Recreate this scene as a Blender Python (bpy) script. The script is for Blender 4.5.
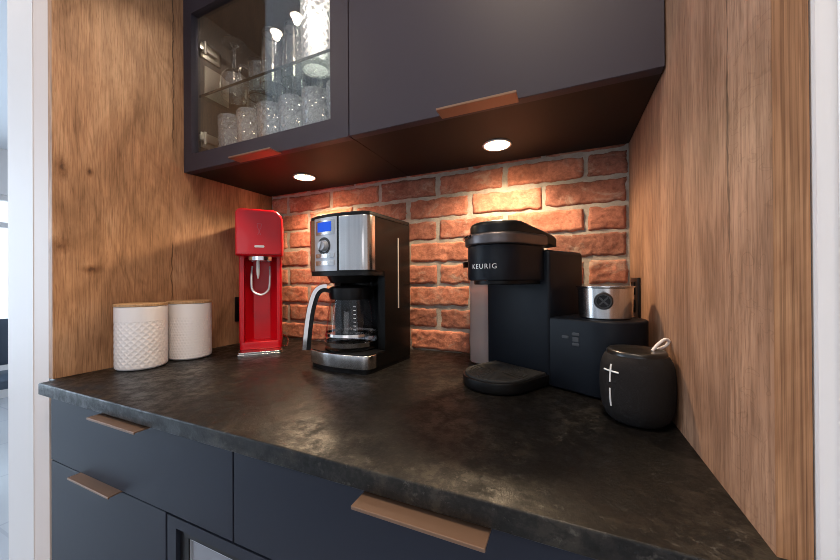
import bpy, bmesh, math, random
from mathutils import Vector, Matrix, noise

random.seed(7)
for o in list(bpy.data.objects):
    bpy.data.objects.remove(o)
sc = bpy.context.scene
COL = sc.collection
Z0 = 0.92                       # worktop height above the floor
R = math.radians

# ------------------------------------------------------------------ camera
cam_d = bpy.data.cameras.new('camera')
cam_d.sensor_width = 36.0
cam_d.lens = 327.92 * 36.0 / 840.0
cam_d.clip_start = 0.01
cam = bpy.data.objects.new('camera', cam_d)
COL.objects.link(cam)
cam.location = (0, 0, Z0 + 0.2)
cam.rotation_euler = (Matrix.Rotation(R(23.685), 4, 'Z') @ Matrix.Rotation(R(90 + 0.18), 4, 'X')
                      @ Matrix.Rotation(R(-0.373), 4, 'Z')).to_euler()
sc.camera = cam

# ------------------------------------------------------------------ world, lights, exposure
w = bpy.data.worlds.new('sky')
sc.world = w
w.use_nodes = True
wn = w.node_tree.nodes['Background']
wn.inputs['Color'].default_value = (0.72, 0.86, 1.0, 1)
wn.inputs['Strength'].default_value = 1.35


def area(name, loc, target, sx, sy, power, col):
    d = bpy.data.lights.new(name, 'AREA')
    d.shape = 'RECTANGLE'
    d.size, d.size_y, d.energy, d.color = sx, sy, power, col
    o = bpy.data.objects.new(name, d)
    COL.objects.link(o)
    o.location = loc
    o.rotation_euler = (Vector(target) - Vector(loc)).to_track_quat('-Z', 'Y').to_euler()
    return o


area('daylight_window', (-4.9, -1.1, 1.35), (0, -1.1, 1.2), 2.4, 2.0, 64, (0.64, 0.81, 1.0))
area('fill_kitchen', (0.3, -3.4, 1.45), (-0.3, 0, 1.2), 1.6, 1.3, 7, (0.92, 0.94, 1.0))  # unseen soft fill in front of the closed front wall, no window there
sc.view_settings.view_transform = 'Standard'
sc.view_settings.look = 'None'
sc.view_settings.gamma = 1.0
sc.view_settings.use_curve_mapping = False
sc.view_settings.exposure = 0.45
try:
    sc.cycles.use_denoising = True
    sc.cycles.max_bounces = 14
    sc.cycles.transmission_bounces = 12
    sc.cycles.transparent_max_bounces = 16
    sc.cycles.sample_clamp_indirect = 8.0
    sc.cycles.blur_glossy = 0.5
    sc.cycles.filter_width = 0.9
except Exception:
    pass


# ------------------------------------------------------------------ materials
def mat(name, col=(0.5, 0.5, 0.5), rough=0.5, metal=0.0, **kw):
    m = bpy.data.materials.new(name)
    m.use_nodes = True
    b = m.node_tree.nodes['Principled BSDF']
    b.inputs['Base Color'].default_value = (*col, 1)
    b.inputs['Roughness'].default_value = rough
    b.inputs['Metallic'].default_value = metal
    for k, v in kw.items():
        b.inputs[k.replace('_', ' ')].default_value = v
    return m


class NT:
    def __init__(s, m):
        s.t = m.node_tree
        s.b = s.t.nodes.get('Principled BSDF')

    def n(s, typ, **kw):
        x = s.t.nodes.new(typ)
        for k, v in kw.items():
            setattr(x, k, v)
        return x

    def l(s, a, b):
        s.t.links.new(a, b)

    def noise(s, vec, scale, detail=4.0, rough=0.55, dist=0.0):
        x = s.n('ShaderNodeTexNoise')
        x.inputs['Scale'].default_value = scale
        x.inputs['Detail'].default_value = detail
        x.inputs['Roughness'].default_value = rough
        x.inputs['Distortion'].default_value = dist
        s.l(vec, x.inputs['Vector'])
        return x.outputs['Fac']

    def mapping(s, scale, loc=(0, 0, 0)):
        tc = s.n('ShaderNodeTexCoord')
        mp = s.n('ShaderNodeMapping')
        mp.inputs['Scale'].default_value = scale
        mp.inputs['Location'].default_value = loc
        s.l(tc.outputs['Object'], mp.inputs['Vector'])
        return mp.outputs['Vector']

    def ramp(s, fac, stops):
        r = s.n('ShaderNodeValToRGB')
        e = r.color_ramp.elements
        while len(e) < len(stops):
            e.new(0.5)
        for k, (p, c) in enumerate(stops):
            e[k].position = p
            e[k].color = (*c, 1) if len(c) == 3 else c
        s.l(fac, r.inputs['Fac'])
        return r.outputs['Color']

    def mix(s, fac, a, b, mode='MIX'):
        m = s.n('ShaderNodeMix', data_type='RGBA', blend_type=mode)
        for sock, v in ((m.inputs[0], fac), (m.inputs[6], a), (m.inputs[7], b)):
            if hasattr(v, 'is_linked'):
                s.l(v, sock)
            elif isinstance(v, (int, float)):
                sock.default_value = v
            else:
                sock.default_value = (*v, 1)
        return m.outputs[2]

    def bump(s, height, strength, dist=0.002):
        b = s.n('ShaderNodeBump')
        b.inputs['Strength'].default_value = strength
        b.inputs['Distance'].default_value = dist
        s.l(height, b.inputs['Height'])
        s.l(b.outputs['Normal'], s.b.inputs['Normal'])

    def math(s, op, a, b=0.0):
        x = s.n('ShaderNodeMath', operation=op)
        for i, v in enumerate((a, b)):
            if hasattr(v, 'is_linked'):
                s.l(v, x.inputs[i])
            else:
                x.inputs[i].default_value = v
        return x.outputs[0]


def wood(name, c_dark, c_mid, c_light, seams, seed=0.0, knots=(), cracks=(), flecks=0.0, stripe=0.35, gs=1.0):
    """oak, grain upright; seams = board boundaries along y; knots (y, z, ry, rz) and cracks (y, z0, z1) where the boards have them"""
    m = mat(name, rough=0.5, Specular_IOR_Level=0.3)
    k = NT(m)
    tc = k.n('ShaderNodeTexCoord')
    sep = k.n('ShaderNodeSeparateXYZ')
    k.l(tc.outputs['Object'], sep.inputs[0])
    y, z = sep.outputs['Y'], sep.outputs['Z']
    plank = None
    for s_ in seams:
        g = k.math('GREATER_THAN', y, s_)
        plank = g if plank is None else k.math('ADD', plank, g)
    if plank is None:
        plank = k.math('MULTIPLY', y, 0.0)
    off = k.math('MULTIPLY', plank, 3.7)
    cmb = k.n('ShaderNodeCombineXYZ')
    k.l(sep.outputs['X'], cmb.inputs[0])
    k.l(k.math('ADD', y, k.math('MULTIPLY', off, 0.31)), cmb.inputs[1])
    k.l(k.math('ADD', z, k.math('ADD', off, seed)), cmb.inputs[2])

    def mp(scale):
        q = k.n('ShaderNodeMapping')
        q.inputs['Scale'].default_value = scale
        k.l(cmb.outputs[0], q.inputs['Vector'])
        return q.outputs['Vector']
    blotch = k.noise(mp((9, 9, 3.2)), 1.0, 5, 0.62, 0.8)
    field = k.noise(mp((7, 7, 1.5)), 1.0, 2, 0.5, 0.6)
    streak = k.noise(mp((95 * gs, 95 * gs, 3.0 / gs)), 1.0, 4, 0.6, 1.2)
    fine = k.noise(mp((330 * gs, 330 * gs, 26 / gs)), 1.0, 4, 0.65, 0.6)
    c = k.ramp(blotch, [(0.34, c_dark), (0.52, c_mid), (0.68, c_light)])
    # cathedral rings: contour lines of a slow field
    ring = k.math('SINE', k.math('MULTIPLY', k.math('ADD', field, k.math('MULTIPLY', streak, 0.05)), 120.0))
    rg = k.ramp(k.math('ADD', k.math('MULTIPLY', ring, 0.5), 0.5), [(0.0, (0.80, 0.77, 0.75)), (0.45, (1, 1, 1)), (1.0, (1.05, 1.05, 1.04))])
    c = k.mix(0.6, c, rg, 'MULTIPLY')
    st = k.ramp(streak, [(0.36, (0.66, 0.62, 0.58)), (0.52, (1, 1, 1)), (0.72, (1.15, 1.14, 1.12))])
    c = k.mix(stripe, c, st, 'MULTIPLY')
    fn = k.ramp(fine, [(0.36, (0.58, 0.54, 0.51)), (0.52, (1, 1, 1)), (0.7, (1.14, 1.13, 1.12))])
    c = k.mix(0.75, c, fn, 'MULTIPLY')
    wn_ = k.n('ShaderNodeTexWhiteNoise', noise_dimensions='1D')
    k.l(k.math('ADD', plank, 0.5 + seed), wn_.inputs['W'])
    tone = k.ramp(wn_.outputs['Value'], [(0.0, (0.86, 0.84, 0.84)), (1.0, (1.10, 1.09, 1.06))])
    c = k.mix(1.0, c, tone, 'MULTIPLY')
    wob = k.math('MULTIPLY', k.math('SUBTRACT', k.noise(mp((70, 70, 45)), 1.0, 4, 0.65), 0.5), 1.9)
    for ky, kz, ry, rz in knots:
        dy = k.math('DIVIDE', k.math('SUBTRACT', y, ky), ry)
        dz = k.math('DIVIDE', k.math('SUBTRACT', z, kz), rz)
        d = k.math('ADD', k.math('SQRT', k.math('ADD', k.math('MULTIPLY', dy, dy), k.math('MULTIPLY', dz, dz))), wob)
        kn = k.ramp(k.math('MULTIPLY', d, 0.5), [(0.10, (0.22, 0.17, 0.15)), (0.34, (0.62, 0.55, 0.50)), (0.80, (1, 1, 1))])
        c = k.mix(0.9, c, kn, 'MULTIPLY')
    wig = k.math('MULTIPLY', k.math('SUBTRACT', k.noise(mp((4, 4, 22)), 1.0, 3, 0.6), 0.5), 0.012)
    for cy, z0, z1 in cracks:
        d = k.math('ABSOLUTE', k.math('SUBTRACT', k.math('ADD', y, wig), cy))
        out = k.math('MAXIMUM', k.math('SUBTRACT', z0, z), k.math('SUBTRACT', z, z1))
        d = k.math('ADD', d, k.math('MAXIMUM', k.math('MULTIPLY', out, 0.05), 0.0))
        cr = k.ramp(k.math('MULTIPLY', d, 100.0), [(0.06, (0.20, 0.17, 0.16)), (0.22, (1, 1, 1))])
        c = k.mix(0.8, c, cr, 'MULTIPLY')
    if flecks:      # medullary rays lying across the grain
        fl = k.noise(mp((22, 22, 42)), 1.0, 2, 0.5, 1.2)
        band = k.ramp(k.math('ABSOLUTE', k.math('SUBTRACT', fl, 0.60)), [(0.0, (0.42, 0.36, 0.33)), (0.016, (1, 1, 1))])
        c = k.mix(k.math('MULTIPLY', k.math('LESS_THAN', y, seams[0]), flecks), c, band, 'MULTIPLY')
    k.l(c, k.b.inputs['Base Color'])
    k.l(k.ramp(streak, [(0.3, (0.64,) * 3), (0.7, (0.46,) * 3)]), k.b.inputs['Roughness'])
    k.bump(fine, 0.25, 0.0006)
    return m


def thin_glass(name, tint=(1, 1, 1), refl=1.0):
    m = bpy.data.materials.new(name)
    m.use_nodes = True
    k = NT(m)
    t = k.t
    t.nodes.remove(k.b)
    out = t.nodes['Material Output']
    tr = k.n('ShaderNodeBsdfTransparent')
    tr.inputs['Color'].default_value = (*tint, 1)
    gl = k.n('ShaderNodeBsdfGlossy')
    gl.inputs['Roughness'].default_value = 0.01
    lw = k.n('ShaderNodeLayerWeight')
    f5 = k.math('POWER', lw.outputs['Facing'], 5.0)
    fr = k.math('ADD', k.math('MULTIPLY', f5, 0.95), 0.042)
    mx = k.n('ShaderNodeMixShader')
    k.l(k.math('MULTIPLY', fr, refl), mx.inputs[0])
    k.l(tr.outputs[0], mx.inputs[1])
    k.l(gl.outputs[0], mx.inputs[2])
    k.l(mx.outputs[0], out.inputs[0])
    return m


def emit(name, col, strength):
    m = mat(name, (0.8, 0.8, 0.8), 0.4)
    b = m.node_tree.nodes['Principled BSDF']
    b.inputs['Emission Color'].default_value = (*col, 1)
    b.inputs['Emission Strength'].default_value = strength
    return m


M = {}
M['oak_left'] = wood('oak_left', (0.27, 0.140, 0.070), (0.44, 0.240, 0.126), (0.56, 0.335, 0.19), [0.5495, 0.75], 1.3,
                     ((0.3335, Z0 + 0.450, 0.008, 0.022), (0.379, Z0 + 0.452, 0.005, 0.008), (0.330, Z0 + 0.279, 0.012, 0.014),
                      (0.379, Z0 + 0.232, 0.016, 0.008), (0.495, Z0 + 0.142, 0.016, 0.008)),
                     ((0.5525, Z0 + 0.60, Z0 + 1.0), (0.5474, Z0 + 0.16, Z0 + 0.30)), 0.0, 0.35, 1.35)
M['oak_right'] = wood('oak_right', (0.25, 0.138, 0.088), (0.35, 0.203, 0.132), (0.44, 0.267, 0.18), [0.3895, 0.62, 0.74], 4.1,
                      (), ((0.3895, Z0 + 0.24, Z0 + 0.75),), 0.32, 0.5)
M['oak_edge'] = wood('oak_edge', (0.32, 0.148, 0.068), (0.45, 0.232, 0.112), (0.57, 0.325, 0.17), [], 7.7, (), (), 0.0, 1.0, 2.6)
M['navy'] = mat('matt_navy_front', (0.015, 0.0185, 0.031), 0.5, Specular_IOR_Level=0.25)
M['navy_upper'] = mat('matt_charcoal_front', (0.038, 0.032, 0.044), 0.5, Specular_IOR_Level=0.25)
M['carcass'] = mat('dark_carcass', (0.010, 0.007, 0.006), 0.55, Specular_IOR_Level=0.25)
M['cab_inside'] = mat('cabinet_inside', (0.062, 0.052, 0.045), 0.5)
M['copper'] = mat('brushed_copper', (0.24, 0.145, 0.095), 0.46, 0.55)
M['steel'] = mat('brushed_steel', (0.62, 0.60, 0.58), 0.20, 1.0)
M['chrome'] = mat('chrome', (0.80, 0.80, 0.82), 0.09, 1.0)
M['silver'] = mat('silver_plastic', (0.50, 0.52, 0.56), 0.30, 0.4)
M['nickel'] = mat('hinge_metal', (0.62, 0.55, 0.46), 0.35, 0.9)
M['white_paint'] = mat('white_paint', (0.78, 0.745, 0.73), 0.55)
M['cream_paint'] = mat('cream_filler', (0.70, 0.59, 0.53), 0.55)
M['ceiling'] = mat('ceiling_paint', (0.82, 0.84, 0.87), 0.7)
M['black'] = mat('black_plastic', (0.005, 0.005, 0.0055), 0.36, Specular_IOR_Level=0.25)
M['black_gloss'] = mat('gloss_black', (0.004, 0.004, 0.004), 0.25, Specular_IOR_Level=0.12)
M['rubber'] = mat('rubber', (0.012, 0.012, 0.012), 0.75)
M['pod_body'] = mat('brewer_body', (0.0042, 0.0062, 0.0105), 0.42, Specular_IOR_Level=0.2)
M['pod_ring'] = mat('brewer_ring', (0.13, 0.115, 0.115), 0.36, 0.85)
M['red'] = mat('gloss_red', (0.60, 0.002, 0.010), 0.3, Specular_IOR_Level=0.4, Coat_Weight=0.25, Coat_Roughness=0.06)
M['white_ceramic'] = mat('white_ceramic', (0.93, 0.89, 0.88), 0.4)
M['bamboo'] = mat('bamboo', (0.52, 0.30, 0.14), 0.5)
M['white_print'] = mat('white_print', (0.78, 0.78, 0.78), 0.5)
M['grey_print'] = mat('grey_print', (0.035, 0.035, 0.038), 0.4)
M['white_rubber'] = mat('white_strap', (0.74, 0.68, 0.66), 0.55)
M['lcd'] = emit('blue_display', (0.01, 0.10, 0.85), 0.6)
M['lcd'].node_tree.nodes['Principled BSDF'].inputs['Base Color'].default_value = (0.01, 0.03, 0.12, 1)
M['lcd'].node_tree.nodes['Principled BSDF'].inputs['Specular IOR Level'].default_value = 0.15
M['lens'] = emit('lamp_lens', (1.0, 0.70, 0.38), 45.0)
M['lens_ceiling'] = emit('ceiling_lamp_lens', (1.0, 0.82, 0.62), 30.0)
M['lens_cabinet'] = emit('cabinet_lamp_lens', (1.0, 0.92, 0.80), 130.0)
M['pane'] = thin_glass('window_pane', (0.98, 0.99, 0.99), 1.6)
M['carafe_glass'] = thin_glass('carafe_glass', (0.86, 0.87, 0.89), 1.3)
M['coffee_window'] = mat('grey_window', (0.36, 0.34, 0.32), 0.2)
M['glass'] = mat('clear_glass', (1, 1, 1), 0.0, IOR=1.5, Transmission_Weight=0.98)
M['crystal'] = mat('cut_crystal', (1, 1, 1), 0.0, IOR=1.54, Transmission_Weight=0.90)
M['tank'] = mat('smoky_tank', (0.62, 0.54, 0.52), 0.3, IOR=1.08, Transmission_Weight=0.55)
M['shelf_glass'] = thin_glass('shelf_glass', (0.9, 0.97, 0.95), 0.8)
M['appliance_glass'] = mat('appliance_glass', (0.22, 0.23, 0.26), 0.12, Coat_Weight=0.4)
M['green'] = mat('green_decal', (0.22, 0.42, 0.22), 0.4)
M['yellow'] = mat('yellow_decal', (0.72, 0.52, 0.08), 0.4)
M['fabric'] = mat('speaker_fabric', (0.014, 0.0125, 0.0128), 0.9, Specular_IOR_Level=0.2)
k = NT(M['fabric'])
k.bump(k.noise(k.mapping((1, 1, 1)), 900.0, 2), 0.6, 0.0006)
k = NT(M['bamboo'])
k.l(k.ramp(k.noise(k.mapping((60, 400, 60)), 1.0), [(0.3, (0.40, 0.22, 0.10)), (0.7, (0.60, 0.38, 0.19))]), k.b.inputs['Base Color'])
k = NT(M['steel'])                       # upright brushing
k.l(k.ramp(k.noise(k.mapping((90, 90, 1)), 1.0, 2), [(0.3, (0.50, 0.47, 0.45)), (0.7, (0.70, 0.68, 0.66))]), k.b.inputs['Base Color'])

# worktop: near-black stone laminate, mottled
M['stone'] = mat('dark_stone', rough=0.4, Specular_IOR_Level=0.27)
k = NT(M['stone'])
v = k.mapping((1, 1, 1))
n1 = k.noise(v, 5.5, 6, 0.66, 0.4)
n2 = k.noise(v, 46.0, 6, 0.74, 0.15)
n3 = k.noise(v, 85.0, 5, 0.75, 0.1)
c = k.ramp(n1, [(0.36, (0.0035, 0.0034, 0.0036)), (0.52, (0.0065, 0.0060, 0.0058)), (0.68, (0.019, 0.0168, 0.0140))])
c = k.mix(0.9, c, k.ramp(n2, [(0.40, (0.40, 0.40, 0.40)), (0.50, (0.9, 0.9, 0.9)), (0.58, (2.4, 2.3, 2.1))]), 'MULTIPLY')
fl = k.math('MULTIPLY', k.ramp(n3, [(0.58, (0, 0, 0)), (0.66, (0.5, 0.5, 0.5))]), k.ramp(n1, [(0.45, (0.15,) * 3), (0.6, (1, 1, 1))]))
c = k.mix(fl, c, (0.11, 0.10, 0.088))
k.l(c, k.b.inputs['Base Color'])
k.l(k.ramp(n2, [(0.40, (0.56,) * 3), (0.58, (0.31,) * 3)]), k.b.inputs['Roughness'])
k.bump(k.mix(0.6, n2, n3), 0.8, 0.0012)

# brick faces, one tone per brick
M['brick'] = mat('brick_face', rough=0.85)
k = NT(M['brick'])
gi = k.n('ShaderNodeNewGeometry').outputs['Random Per Island']
v = k.mapping((1, 1, 1))
c = k.ramp(gi, [(0.0, (0.26, 0.110, 0.075)), (0.18, (0.46, 0.175, 0.112)), (0.6, (0.58, 0.22, 0.132)), (1.0, (0.52, 0.21, 0.135))])
n1 = k.noise(v, 22.0, 5, 0.65, 0.5)
n2 = k.noise(v, 130.0, 4, 0.65)
n3 = k.noise(k.mapping((1, 1, 1.6), (3, 1, 5)), 11.0, 5, 0.7, 0.8)
c = k.mix(0.9, c, k.ramp(n1, [(0.32, (0.58, 0.50, 0.47)), (0.55, (1, 1, 1)), (0.75, (1.2, 1.22, 1.25))]), 'MULTIPLY')
c = k.mix(0.7, c, k.ramp(n2, [(0.35, (0.62, 0.6, 0.58)), (0.6, (1.08, 1.08, 1.08))]), 'MULTIPLY')
c = k.mix(k.ramp(n3, [(0.54, (0, 0, 0)), (0.70, (0.7,) * 3)]), c, (0.50, 0.39, 0.31))
k.l(c, k.b.inputs['Base Color'])
k.bump(k.mix(0.5, n1, n2), 0.8, 0.004)
M['mortar'] = mat('mortar', rough=0.95)
k = NT(M['mortar'])
v = k.mapping((1, 1, 1))
n1 = k.noise(v, 40.0, 5, 0.65)
n2 = k.noise(v, 260.0, 3, 0.65)
k.l(k.ramp(n1, [(0.3, (0.30, 0.265, 0.225)), (0.7, (0.48, 0.435, 0.38))]), k.b.inputs['Base Color'])
k.bump(k.mix(0.5, n1, n2), 0.7, 0.003)
M['floor'] = mat('pale_tile', rough=0.25)
k = NT(M['floor'])
bt = k.n('ShaderNodeTexBrick')
bt.offset = 0.0
bt.inputs['Scale'].default_value = 1.0
bt.inputs['Brick Width'].default_value = 0.6
bt.inputs['Row Height'].default_value = 0.6
bt.inputs['Mortar Size'].default_value = 0.006
bt.inputs['Color1'].default_value = (0.50, 0.51, 0.53, 1)
bt.inputs['Color2'].default_value = (0.47, 0.48, 0.51, 1)
bt.inputs['Mortar'].default_value = (0.42, 0.43, 0.46, 1)
k.l(k.mapping((1, 1, 1)), bt.inputs['Vector'])
k.l(bt.outputs['Color'], k.b.inputs['Base Color'])
M['leaf'] = mat('leaf', (0.10, 0.16, 0.13), 0.6)
M['bark'] = mat('bark', (0.10, 0.07, 0.05), 0.8)
M['chair_dark'] = mat('dark_blue_upholstery', (0.05, 0.07, 0.10), 0.7)
M['chair_wood'] = mat('light_chair_wood', (0.36, 0.24, 0.13), 0.5)


# ------------------------------------------------------------------ mesh helpers
def box(bm, x0, x1, y0, y1, z0, z1, bev=0.0, seg=2):
    n = bmesh.new()
    bmesh.ops.create_cube(n, size=1.0)
    bmesh.ops.scale(n, vec=(x1 - x0, y1 - y0, z1 - z0), verts=n.verts)
    bmesh.ops.translate(n, vec=((x0 + x1) / 2, (y0 + y1) / 2, (z0 + z1) / 2), verts=n.verts)
    if bev > 0:
        bmesh.ops.bevel(n, geom=list(n.edges), offset=bev, segments=seg, affect='EDGES', profile=0.5)
    merge(bm, n)
    return bm


def merge(bm, n, mtx=None):
    if mtx is not None:
        bmesh.ops.transform(n, matrix=mtx, verts=n.verts)
    me = bpy.data.meshes.new('tmp')
    n.to_mesh(me)
    n.free()
    bm.from_mesh(me)
    bpy.data.meshes.remove(me)


def lathe(bm, prof, seg=48, cx=0.0, cy=0.0, closed=False):
    """prof: (r, z) from bottom to top; r == 0 closes onto the axis"""
    rings = []
    for r, z in prof:
        if r <= 1e-7:
            rings.append([bm.verts.new((cx, cy, z))])
        else:
            rings.append([bm.verts.new((cx + r * math.cos(2 * math.pi * i / seg), cy + r * math.sin(2 * math.pi * i / seg), z)) for i in range(seg)])
    pairs = list(zip(rings, rings[1:]))
    if closed:
        pairs.append((rings[-1], rings[0]))
    for a, b in pairs:
        for i in range(seg):
            j = (i + 1) % seg
            if len(a) == 1 and len(b) == 1:
                continue
            if len(a) == 1:
                bm.faces.new((a[0], b[j], b[i]))
            elif len(b) == 1:
                bm.faces.new((a[i], a[j], b[0]))
            else:
                bm.faces.new((a[i], a[j], b[j], b[i]))
    return bm


def rrect(x0, x1, y0, y1, r, seg=6):
    """rounded rectangle, counter-clockwise; r = one radius or four (x0y0, x1y0, x1y1, x0y1)"""
    rr = [r] * 4 if not isinstance(r, (tuple, list)) else r
    cs = [(x0, y0, 1, 1, 180), (x1, y0, -1, 1, 270), (x1, y1, -1, -1, 0), (x0, y1, 1, -1, 90)]
    pts = []
    for (x, y, sx, sy, a0), q in zip(cs, rr):
        if q <= 1e-6:
            pts.append((x, y))
            continue
        for i in range(seg + 1):
            a = R(a0 + 90 * i / seg)
            pts.append((x + sx * q + q * math.cos(a), y + sy * q + q * math.sin(a)))
    return pts


def inset(pts, d):
    if abs(d) < 1e-9:
        return pts
    out = []
    n = len(pts)
    for i in range(n):
        p0, p, p1 = Vector(pts[i - 1]), Vector(pts[i]), Vector(pts[(i + 1) % n])
        e0, e1 = (p - p0), (p1 - p)
        if e0.length < 1e-9:
            e0 = e1
        if e1.length < 1e-9:
            e1 = e0
        e0.normalize()
        e1.normalize()
        n0, n1 = Vector((-e0.y, e0.x)), Vector((-e1.y, e1.x))
        b = n0 + n1
        b = b / max(0.3, b.dot(n0)) if b.length > 1e-6 else n0
        out.append((p.x + b.x * d, p.y + b.y * d))
    return out


def prism(bm, pts, z0, z1, bb=0.0, bt=0.0, seg=4):
    """upright prism on a footprint, bottom and top edges rounded by bb / bt"""
    levels = []
    if bb > 0:
        for i in range(seg + 1):
            a = math.pi / 2 * i / seg
            levels.append((bb * (1 - math.sin(a)), z0 + bb * (1 - math.cos(a))))
    else:
        levels.append((0, z0))
    if bt > 0:
        for i in range(seg + 1):
            a = math.pi / 2 * i / seg
            levels.append((bt * (1 - math.cos(a)), z1 - bt * (1 - math.sin(a))))
    else:
        levels.append((0, z1))
    rings = [[bm.verts.new((x, y, z)) for x, y in inset(pts, d)] for d, z in levels]
    n = len(pts)
    for a, b in zip(rings, rings[1:]):
        for i in range(n):
            j = (i + 1) % n
            bm.faces.new((a[i], a[j], b[j], b[i]))
    bm.faces.new(rings[0][::-1])
    bm.faces.new(rings[-1])
    return bm


def tube(bm, path, r, seg=10, cap=True):
    path = [Vector(p) for p in path]
    rings = []
    up = None
    for i, p in enumerate(path):
        t = (path[min(i + 1, len(path) - 1)] - path[max(i - 1, 0)]).normalized()
        if up is None:
            up = t.orthogonal().normalized()
        else:
            up = (up - t * up.dot(t)).normalized()
        s = t.cross(up)
        rad = r[i] if isinstance(r, (list, tuple)) else r
        rings.append([bm.verts.new(p + up * rad * math.cos(2 * math.pi * k_ / seg) + s * rad * math.sin(2 * math.pi * k_ / seg)) for k_ in range(seg)])
    for a, b in zip(rings, rings[1:]):
        for i in range(seg):
            j = (i + 1) % seg
            bm.faces.new((a[i], a[j], b[j], b[i]))
    if cap:
        bm.faces.new(rings[0][::-1])
        bm.faces.new(rings[-1])
    return bm


def curve_pts(ctrl, n=8):
    """Catmull-Rom through the control points"""
    c = [Vector(p) for p in ctrl]
    c = [c[0] * 2 - c[1]] + c + [c[-1] * 2 - c[-2]]
    out = []
    for i in range(1, len(c) - 2):
        p0, p1, p2, p3 = c[i - 1:i + 3]
        for s in range(n):
            t = s / n
            out.append(0.5 * ((2 * p1) + (p2 - p0) * t + (2 * p0 - 5 * p1 + 4 * p2 - p3) * t * t + (3 * p1 - p0 - 3 * p2 + p3) * t ** 3))
    out.append(c[-2])
    return out


def obj(name, bm, m, parent=None, smooth=35, rot=None, loc=None):
    bmesh.ops.remove_doubles(bm, verts=bm.verts, dist=1e-6)
    bmesh.ops.recalc_face_normals(bm, faces=bm.faces)
    me = bpy.data.meshes.new(name)
    bm.to_mesh(me)
    bm.free()
    for mm in (m if isinstance(m, list) else [m]):
        me.materials.append(mm)
    if smooth:
        me.polygons.foreach_set('use_smooth', [True] * len(me.polygons))
        try:
            me.set_sharp_from_angle(angle=R(smooth))
        except Exception:
            pass
    o = bpy.data.objects.new(name, me)
    COL.objects.link(o)
    if parent is not None:
        o.parent = parent
    if rot:
        o.rotation_euler = rot
    if loc:
        o.location = loc
    return o


def tag(o, label, cat, group=None):
    o['label'] = label
    o['category'] = cat
    if group:
        o['group'] = group
    return o


def thing(name, label, cat, loc=(0, 0, 0), rz=0.0, group=None):
    o = bpy.data.objects.new(name, None)
    o.empty_display_size = 0.05
    COL.objects.link(o)
    o.location = loc
    o.rotation_euler = (0, 0, rz)
    return tag(o, label, cat, group)


def struct(name, bm, m, smooth=0):
    o = obj(name, bm, m, None, smooth)
    o['kind'] = 'structure'
    return o


def B(*a, **k_):
    return box(bmesh.new(), *a, **k_)


def copy_tree(o, parent=None):
    c = o.copy()
    COL.objects.link(c)
    if parent is not None:
        c.parent = parent
    for ch in list(o.children):
        copy_tree(ch, c)
    return c


# ------------------------------------------------------------------ the room
XL, XR, YP, YB, YU = -0.9787, 0.1389, 0.319, 0.8809, 0.5788   # panel faces, panel fronts, brick face, upper doors
CEIL = 2.45
struct('floor', B(-5.2, 2.6, -3.6, 2.6, -0.1, 0.0), M['floor'])
struct('ceiling', B(-5.2, 2.6, -3.6, 2.6, CEIL, CEIL + 0.1), M['ceiling'])
bm = bmesh.new()                                            # wall end left of the niche
box(bm, -1.205, -1.071, YP, 1.15, 0.0, CEIL)
struct('wall_niche_left', bm, M['white_paint'])
struct('trim_1', B(-1.0705, -0.998, YP + 0.001, YP + 0.02, 0.0, CEIL), M['cream_paint'])
struct('wall_niche_right', B(0.1592, 1.2, YP - 0.004, 1.15, 0.0, CEIL), M['white_paint'])
struct('trim_2', B(0.1688, 0.235, YP - 0.028, YP - 0.0045, 0.0, CEIL, bev=0.002), mat('door_casing_white', (0.86, 0.86, 0.87), 0.45))
struct('wall_right', B(1.2, 1.3, -3.6, 1.15, 0.0, CEIL), M['white_paint'])
struct('wall_front', B(-5.2, 2.6, -3.7, -3.6, 0.0, CEIL), M['white_paint'])
struct('wall_far', B(-5.2, -1.071, 2.5, 2.6, 0.0, CEIL), M['white_paint'])
bm = bmesh.new()                                            # outer wall with two window openings
for a in ((-3.6, -2.4, 0, CEIL), (-2.4, 0.2, 0, 0.3), (-2.4, 0.2, 2.36, CEIL), (0.2, 0.65, 0, CEIL),
          (0.65, 2.3, 0, 0.55), (0.65, 2.3, 2.0, CEIL), (2.3, 2.5, 0, CEIL)):
    box(bm, -5.2, -5.05, a[0], a[1], a[2], a[3])
struct('wall_outer', bm, M['white_paint'])
for nme, (y0, y1, z0, z1) in (('window_1', (0.65, 2.3, 0.55, 2.0)), ('window_2', (-2.4, 0.2, 0.3, 2.36))):
    bm = bmesh.new()
    for a in ((y0, y0 + 0.05, z0, z1), (y1 - 0.05, y1, z0, z1), (y0 + 0.05, y1 - 0.05, z0, z0 + 0.05), (y0 + 0.05, y1 - 0.05, z1 - 0.05, z1),
              (y0 + 0.05, y1 - 0.05, z1 - 0.32, z1 - 0.27)):
        box(bm, -5.16, -5.09, *a)
    w_ = struct(nme, bm, M['white_paint'])
    obj('pane', B(-5.13, -5.124, y0 + 0.05, y1 - 0.05, z0 + 0.05, z1 - 0.05), M['pane'], w_, 0)

# brick back wall: every brick stands out of the mortar bed
bm = bmesh.new()
box(bm, XL - 0.05, XR + 0.02, YB + 0.0045, YB + 0.12, Z0 - 0.92, CEIL)
mort = struct('wall_back', bm, [M['mortar'], M['brick']])
bm = bmesh.new()
bm.from_mesh(mort.data)


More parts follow.
